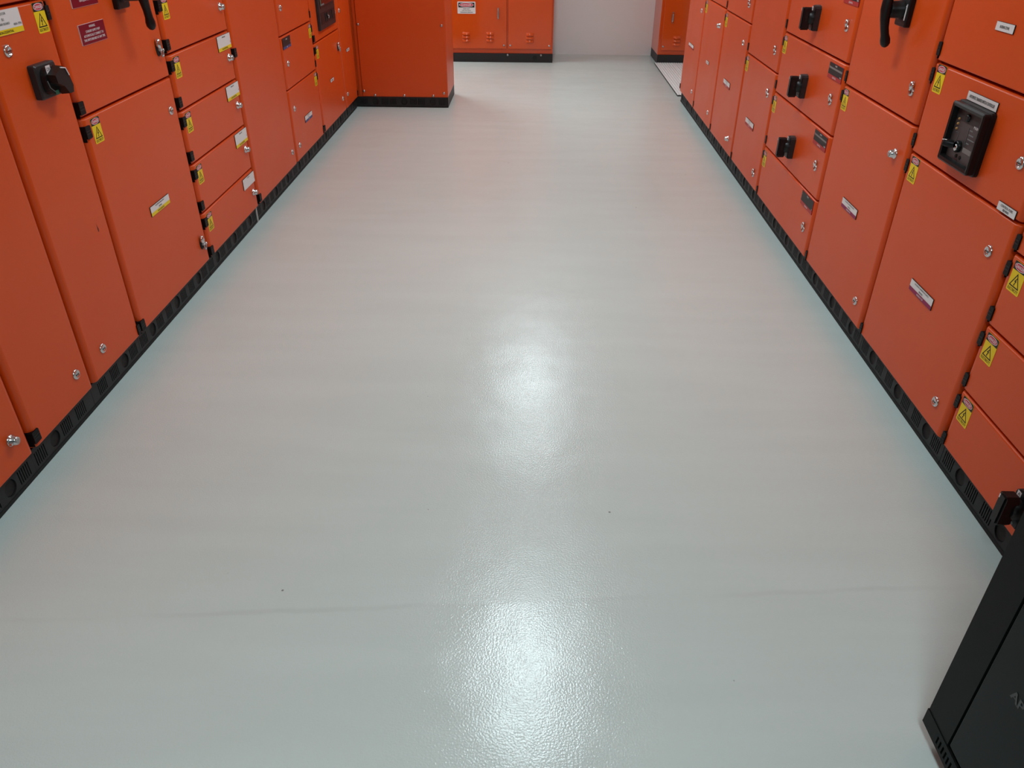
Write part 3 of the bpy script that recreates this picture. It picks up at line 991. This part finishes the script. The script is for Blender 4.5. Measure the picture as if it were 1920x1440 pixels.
cubicle(N, 'R', 3.381, 4.318, 'widest orange cubicle on the right, with three black rotary grips one above another', [
    D(Z0, 0.360, 'f', (0.316, 0.116), [('swing', 3.476, 0.207), ('st', 4.278, 0.258), ('lab', 3.496, 0.321, lab_blkred2)]),
    D(0.360, 0.645, 'f', (0.602, 0.396), [('swing', 3.489, 0.492), ('st', 4.278, 0.548), ('lab', 3.500, 0.602, lab_blkred), ('obj', 3.850, 0.480, breaker_grip)]),
    D(0.645, 0.936, 'f', (0.893, 0.683), [('swing', 3.483, 0.779), ('st', 4.278, 0.840), ('lab', 3.493, 0.887, lab_blkred), ('obj', 3.850, 0.764, breaker_grip)]),
    D(0.936, 1.226, 'f', (1.183, 0.975), [('swing', 3.476, 1.070), ('st', 4.278, 1.130), ('lab', 3.488, 1.178, lab_blkred), ('obj', 3.858, 1.055, breaker_grip)]),
    D(1.226, 1.516, 'f', None, [('swing', 3.476, 1.36), ('st', 4.278, 1.42), ('lab', 3.488, 1.468, lab_blkred), ('obj', 3.858, 1.345, breaker_grip)]),
    D(1.516, TOP, 'f', None, [('swing', 3.476, 1.65)])], phase_y=PR, period=PP)
cubicle(N, 'R', 2.664, 3.373, 'orange cubicle on the right with a long hanging black lever marked 1', [
    D(Z0, 0.864, 'f', (0.822, 0.114), [('knob', 2.762, 0.749), ('cam', 2.759, 0.176), ('st', 3.325, 0.771), ('lab', 3.023, 0.459, lab_mag)]),
    D(0.864, 1.60, 'f', (1.555, 0.897), [('swing', 2.761, 0.966), ('st', 3.325, 1.51), ('obj', 2.948, 1.188, lever_handle(0, 1.0, 1.0, 0.004))]),
    D(1.60, TOP, 'f', None, [('cam', 2.76, 1.72)])], phase_y=PR, period=PP)
cubicle(N, 'R', 1.953, 2.656, 'orange cubicle on the right with a black framed transfer switch controller', [
    D(Z0, 0.787, 'f', (0.742, 0.114), [('cam', 2.046, 0.678), ('cam', 2.041, 0.178), ('st', 2.597, 0.699), ('lab', 2.312, 0.419, lab_mag)]),
    D(0.787, 1.072, 'f', (1.034, 0.828), [('cam', 2.044, 0.924), ('st', 2.597, 0.987), ('lab', 2.314, 1.0225, lab_ats), ('lab', 2.030, 0.802, lab_fuse), ('obj', 2.318, 0.919, ats_controller)]),
    D(1.072, 1.60, 'f', (1.55, 1.110), [('lab', 2.317, 1.2135, lab_zone), ('cam', 2.044, 1.36)]),
    D(1.60, TOP, 'f', None, [('cam', 2.044, 1.72)])], phase_y=PR, period=PP)
cubicle(N, 'R', 1.220, 1.945, 'orange cubicle with stacked small doors at the right edge behind the black cabinet', [
    D(Z0, 0.289, 'f', (0.248, 0.114), [('cam', 1.31, 0.185), ('st', 1.889, 0.200), ('obj', 1.520, 0.196, breaker_grip)]),
    D(0.289, 0.504, 'f', (0.460, 0.324), [('cam', 1.31, 0.40), ('st', 1.889, 0.411)]),
    D(0.504, 0.718, 'f', (0.674, 0.539), [('cam', 1.31, 0.61), ('st', 1.889, 0.625)]),
    D(0.718, 0.935, 'f', (0.890, 0.748), [('cam', 1.31, 0.83), ('st', 1.889, 0.84)]),
    D(0.935, 1.150, 'f', None, [('cam', 1.31, 1.04), ('st', 1.889, 1.055)]),
    D(1.150, TOP, 'f', None, [('cam', 1.31, 1.30), ('st', 1.889, 1.93)])], phase_y=PR, period=PP)

# ------------------------------------------------------------------ cabinet projecting at the end of the left run
PX0, PX1, PY0, PY1 = -1.470, -0.722, 6.735, 7.300
root = tag(link('end_cabinet', None, None, (PX0, PY0, 0)), 'blank orange cabinet projecting into the aisle at the end of the left row', 'cabinet')
w = PX1 - PX0
b = MB()
b.box((0.012, 0.003, PLH), (w, PY1 - PY0, TOP + 0.01), M_ORANGE)
b.box((-0.60, 0.003, PLH), (0.012, PY1 - PY0, TOP + 0.01), M_ORANGE)
b.build('body', root)
p = link('front_panel', door_mesh(w - 0.036, TOP - Z0 - 0.005, 0.012, 0.002, 0.003), root, (0.032, -0.010, Z0 + 0.004))
for x, z in ((0.012, 0.552), (w - 0.063, 0.548), (0.012, 0.040), (w - 0.063, 0.030), (0.012, 1.20), (w - 0.063, 1.20)):
    link('screw', SH['screw'], p, (x, 0, z))
for x in (0.103, 0.35, 0.594):
    link('screw', SH['screw'], p, (x, 0, 0.008))
b = MB()
b.box((0.006, -0.004, Z0 + 0.01), (0.028, 0.012, TOP), M_ORANGE)
b.build('corner_filler', root)
hs = [0.133, 0.376, 0.619]
ss = []
for c in (-0.11, 0.133, 0.376, 0.619):
    for g in (0.052, 0.120):
        ss += [c + g + 0.010 * i for i in range(6)]
pl = link('plinth', plinth_mesh(w, hs, ss), root, (0, 0.008, 0))
for h in hs:
    link('knockout', SH['knockout'], pl, (h, 0.0065, 0.0455))
b = MB()
b.box((w - 0.020, 0.030, 0), (w - 0.001, PY1 - PY0, PLH), M_PLINTH)
b.build('plinth_side', root)
b = MB()
b.box((-0.60, 0.008, 0), (-0.001, PY1 - PY0, PLH), M_PLINTH)
b.build('plinth_side', root)


# ------------------------------------------------------------------ far cabinets
def louvre_mesh():
    mb = MB()
    n = 8
    rows = [(0.0, 0.0, 0.0), (0.006, 0.006, 0.006), (0.013, 0.016, 0.012), (0.016, 0.026, 0.016)]
    prof = [(0.026, 0.0), (0.018, 0.007), (0.008, 0.013), (0.0, 0.015)]   # z up, out
    V, F = [], []
    for z, o in prof:
        V += [(-0.040, -0.0, z), (-0.034, -o, z), (0.034, -o, z), (0.040, -0.0, z)]
    for k in range(len(prof) - 1):
        for i in range(3):
            F.append((k * 4 + i, (k + 1) * 4 + i, (k + 1) * 4 + i + 1, k * 4 + i + 1))
    mb.add(V, F, M_GLOSSO, True)
    mb.rect(-0.036, -0.001, 0.036, 0.004, -0.0006, M_CHIP_SHADE)  # dark strip painted under the hood for the shade in the slot
    return mb.mesh('louvre')


SH['louvre'] = louvre_mesh()


def pull_handle_mesh():
    mb = MB()
    mb.prism(rrect(0.016, 0.110, 0.007, 3, -0.008, -0.055), -0.006, 0.0, M_ZINC)
    mb.lathe([(0.0085, 0.006), (0.0095, 0.014), (0.006, 0.020)], M_CHROME, c=(0, 0, 0.042), seg=12)
    mb.lathe([(0.0085, 0.006), (0.0095, 0.014), (0.006, 0.020)], M_CHROME, c=(0, 0, -0.042), seg=12)
    mb.tube([(0, -0.014, 0.042), (0, -0.022, 0.02), (0, -0.022, -0.02), (0, -0.014, -0.042)], 0.0045, M_ZINC, 8)
    return mb.mesh('pull_handle')


SH['pull'] = pull_handle_mesh()


def danger_sign(dr, x, z):
    mb = MB()
    w, h = 0.190, 0.115
    mb.prism([(a, b_) for a, b_ in rrect(w, h, 0.006, 3, -w / 2, -h / 2)], -0.0030, 0.0, M_WHITE)
    mb.rect(-w / 2 + 0.010, 0.002, w / 2 - 0.010, h / 2 - 0.010, -0.0034, M_LBLACK)
    mb.ellipse(0, 0.0265, 0.076, 0.0205, -0.0038, M_PINKW)
    mb.ellipse(0, 0.0265, 0.071, 0.0170, -0.0042, M_RED)
    mb.text('DANGER', 0, 0.0265, 0.0185, -0.0046, M_PINKW, maxw=0.105, bold=0.001)
    for s, zz, mw in (('KEEP OUT', -0.011, 0.075), ('LIVE 415 VOLT', -0.027, 0.10), ('TERMINALS BEHIND', -0.044, 0.145)):
        mb.text(s, 0, zz, 0.0105, -0.0034, M_LBLACK, maxw=mw, bold=0.0006)
    mb.build('danger_sign', dr, (x, 0, z))


def far_cabinet(x0, x1, yf, yb, label, doors, plinth_out=0.0, zsill=0.135, plh=0.088):
    root = tag(link('control_cabinet', None, None, (x0, yf, 0)), label, 'cabinet')
    w = x1 - x0
    b = MB()
    b.box((0, 0.022, plh), (w, yb - yf, TOP), M_GLOSSO)
    b.build('body', root)
    pl = MB()
    pl.box((0, 0.0, 0.010), (w, yb - yf, plh), M_PLINTH)
    pl.box((0, -0.003, 0.0), (w, yb - yf, 0.010), M_PLINTH)
    p = pl.build('plinth', root)
    link('knockout', SH['knockout'], p, (w - 0.19, 0.0, 0.046))
    for sx in (0.57, 0.89):
        link('screw', SH['screw'], p, (w * sx, 0, 0.074))
    for a, c, items in doors:
        dr = link('door', door_mesh(c - a, TOP - 0.03 - zsill, 0.021, 0.004, 0.004, M_GLOSSO), root, (a - x0, 0, zsill))
        for it in items:
            k = it[0]
            x, z = it[1] - a, it[2] - zsill
            if k == 'louvres':
                for i in range(3):
                    link('louvre', SH['louvre'], dr, (x, 0, z + 0.034 * i))
            elif k == 'pull':
                link('pull_handle', SH['pull'], dr, (x, 0, z))
            elif k == 'screw':
                link('screw', SH['screw'], dr, (x, 0, z))
            elif k == 'sign':
                danger_sign(dr, x, z)
    return root


far_cabinet(-0.935, 0.193, 8.925, WYB - 0.002, 'orange double-door cabinet on the back wall with a danger sign and louvres', [
    (-0.918, -0.305, [('louvres', -0.738, 0.205), ('louvres', -0.480, 0.207), ('pull', -0.394, 0.480), ('screw', -0.332, 0.169), ('sign', -0.727, 0.533)]),
    (-0.286, 0.178, [('louvres', -0.055, 0.201), ('screw', -0.263, 0.170), ('screw', 0.155, 0.169)])])
far_cabinet(1.325, 1.895, 8.945, WYB - 0.002, 'orange cabinet in the far right corner, one louvred door beside bare wall', [
    (1.355, 1.880, [('louvres', 1.515, 0.185), ('pull', 1.447, 0.455), ('screw', 1.376, 0.172), ('screw', 1.85, 0.172)])])

# ribbed pale sheet on the floor beyond the right run
mb = MB()
x0, x1, y0, y1 = 1.302, 1.895, 7.315, 8.938
nr = 24
pr = []
for i in range(nr * 4 + 1):
    x = x0 + (x1 - x0) * i / (nr * 4)
    pr.append((x, 0.010 + 0.005 * (0.5 - 0.5 * math.cos(2 * math.pi * i / 4))))
n = len(pr)
V = [(x, y0, z) for x, z in pr] + [(x, y1, z) for x, z in pr] + [(x, y0, 0.0005) for x, z in pr] + [(x, y1, 0.0005) for x, z in pr]
F = []
for i in range(n - 1):
    F += [(i, i + 1, i + 1 + n, i + n), (2 * n + i, 2 * n + i + 1, i + 1, i), (n + i, n + i + 1, 3 * n + i + 1, 3 * n + i)]
F += [(0, n, 3 * n, 2 * n), (n - 1, 3 * n - 1, 4 * n - 1, 2 * n - 1)]
mb.add(V, F, M_PLATE, False)
sheet = tag(mb.build('ribbed_sheet'), 'pale ribbed sheet lying on the floor before the far right cabinet', 'floor sheet')
e = MB()
e.box((x0 - 0.004, y0 - 0.004, 0.0005), (x0 - 0.0005, y1, 0.010), M_DGREY)
e.box((x0 - 0.004, y0 - 0.010, 0.0005), (x0 + 0.06, y0 - 0.0045, 0.010), M_DGREY)
e.build('edge_strip', sheet)

# ------------------------------------------------------------------ black power cabinet in the right foreground
UX, UYF, UW, UD, UH, UZ = 0.845, 1.012, 0.60, 0.40, 1.25, 0.045
root = tag(link('power_cabinet', None, None, (UX, UYF, 0), R(-90)), 'black power supply cabinet in the right foreground, grey lettering on its door', 'cabinet')
b = MB()
b.box((0.003, 0.018, UZ + 0.002), (UW - 0.003, UD, UH), M_UPS)
b.build('body', root)
b = MB()
b.rings([[(x, y, z) for x, y in ((0.002 + i, 0.018), (0.002 + i, 0.0 + i), (0.083, 0.0 + i), (0.083, 0.018))] for z, i in ((UZ + 0.043, 0.0), (UH, 0.0))], M_UPS, True, True, False)
b.build('corner_post', root)
b = MB()
b.box((UW - 0.083, 0.0, UZ + 0.043), (UW - 0.002, 0.018, UH), M_UPS)
b.build('corner_post', root)
b = MB()
b.box((0.084, 0.012, UZ + 0.045), (UW - 0.084, 0.018, UH - 0.02), M_UPSGAP)
b.build('door_gap', root)
d = link('door', door_mesh(UW - 0.176, UH - UZ - 0.072, 0.012, 0.002, 0.003, M_UPSDOOR), root, (0.088, 0.0, UZ + 0.050))
t = MB()
t.text('AP', 0, 0, 0.021, -0.0008, M_DIMTXT, align='l', bold=0.002)
t.build('lettering', d, (0.064, 0, 0.256))
k = MB()
kz0, kz1 = UZ, UZ + 0.0415
xs = [0.058 + 0.011 * i for i in range(int((UW - 0.11) / 0.011))]
x = 0.0
k.box((0, 0.007, kz0), (UW, 0.018, kz1), M_UPSGAP)
k.box((0, -0.0015, kz1 - 0.012), (UW, 0.007, kz1), M_UPS)
k.box((0, -0.0015, kz0), (UW, 0.007, kz0 + 0.009), M_UPS)
for c in xs + [UW + 0.0025]:
    k.box((x, -0.0015, kz0 + 0.009), (c - 0.0025, 0.007, kz1 - 0.012), M_UPS)
    x = c + 0.0025
k.build('vent_panel', root)
for cx, cy in ((0.06, 0.06), (UW - 0.06, 0.06), (0.06, UD - 0.06), (UW - 0.06, UD - 0.06)):
    c = MB()
    c.box((-0.016, -0.014, 0.030), (0.016, 0.014, UZ), M_RUBBER)
    c.tube([(-0.011, 0, 0.0185), (0.011, 0, 0.0185)], 0.0183, M_RUBBER, 16)
    c.build('castor', root, (cx, cy, 0))
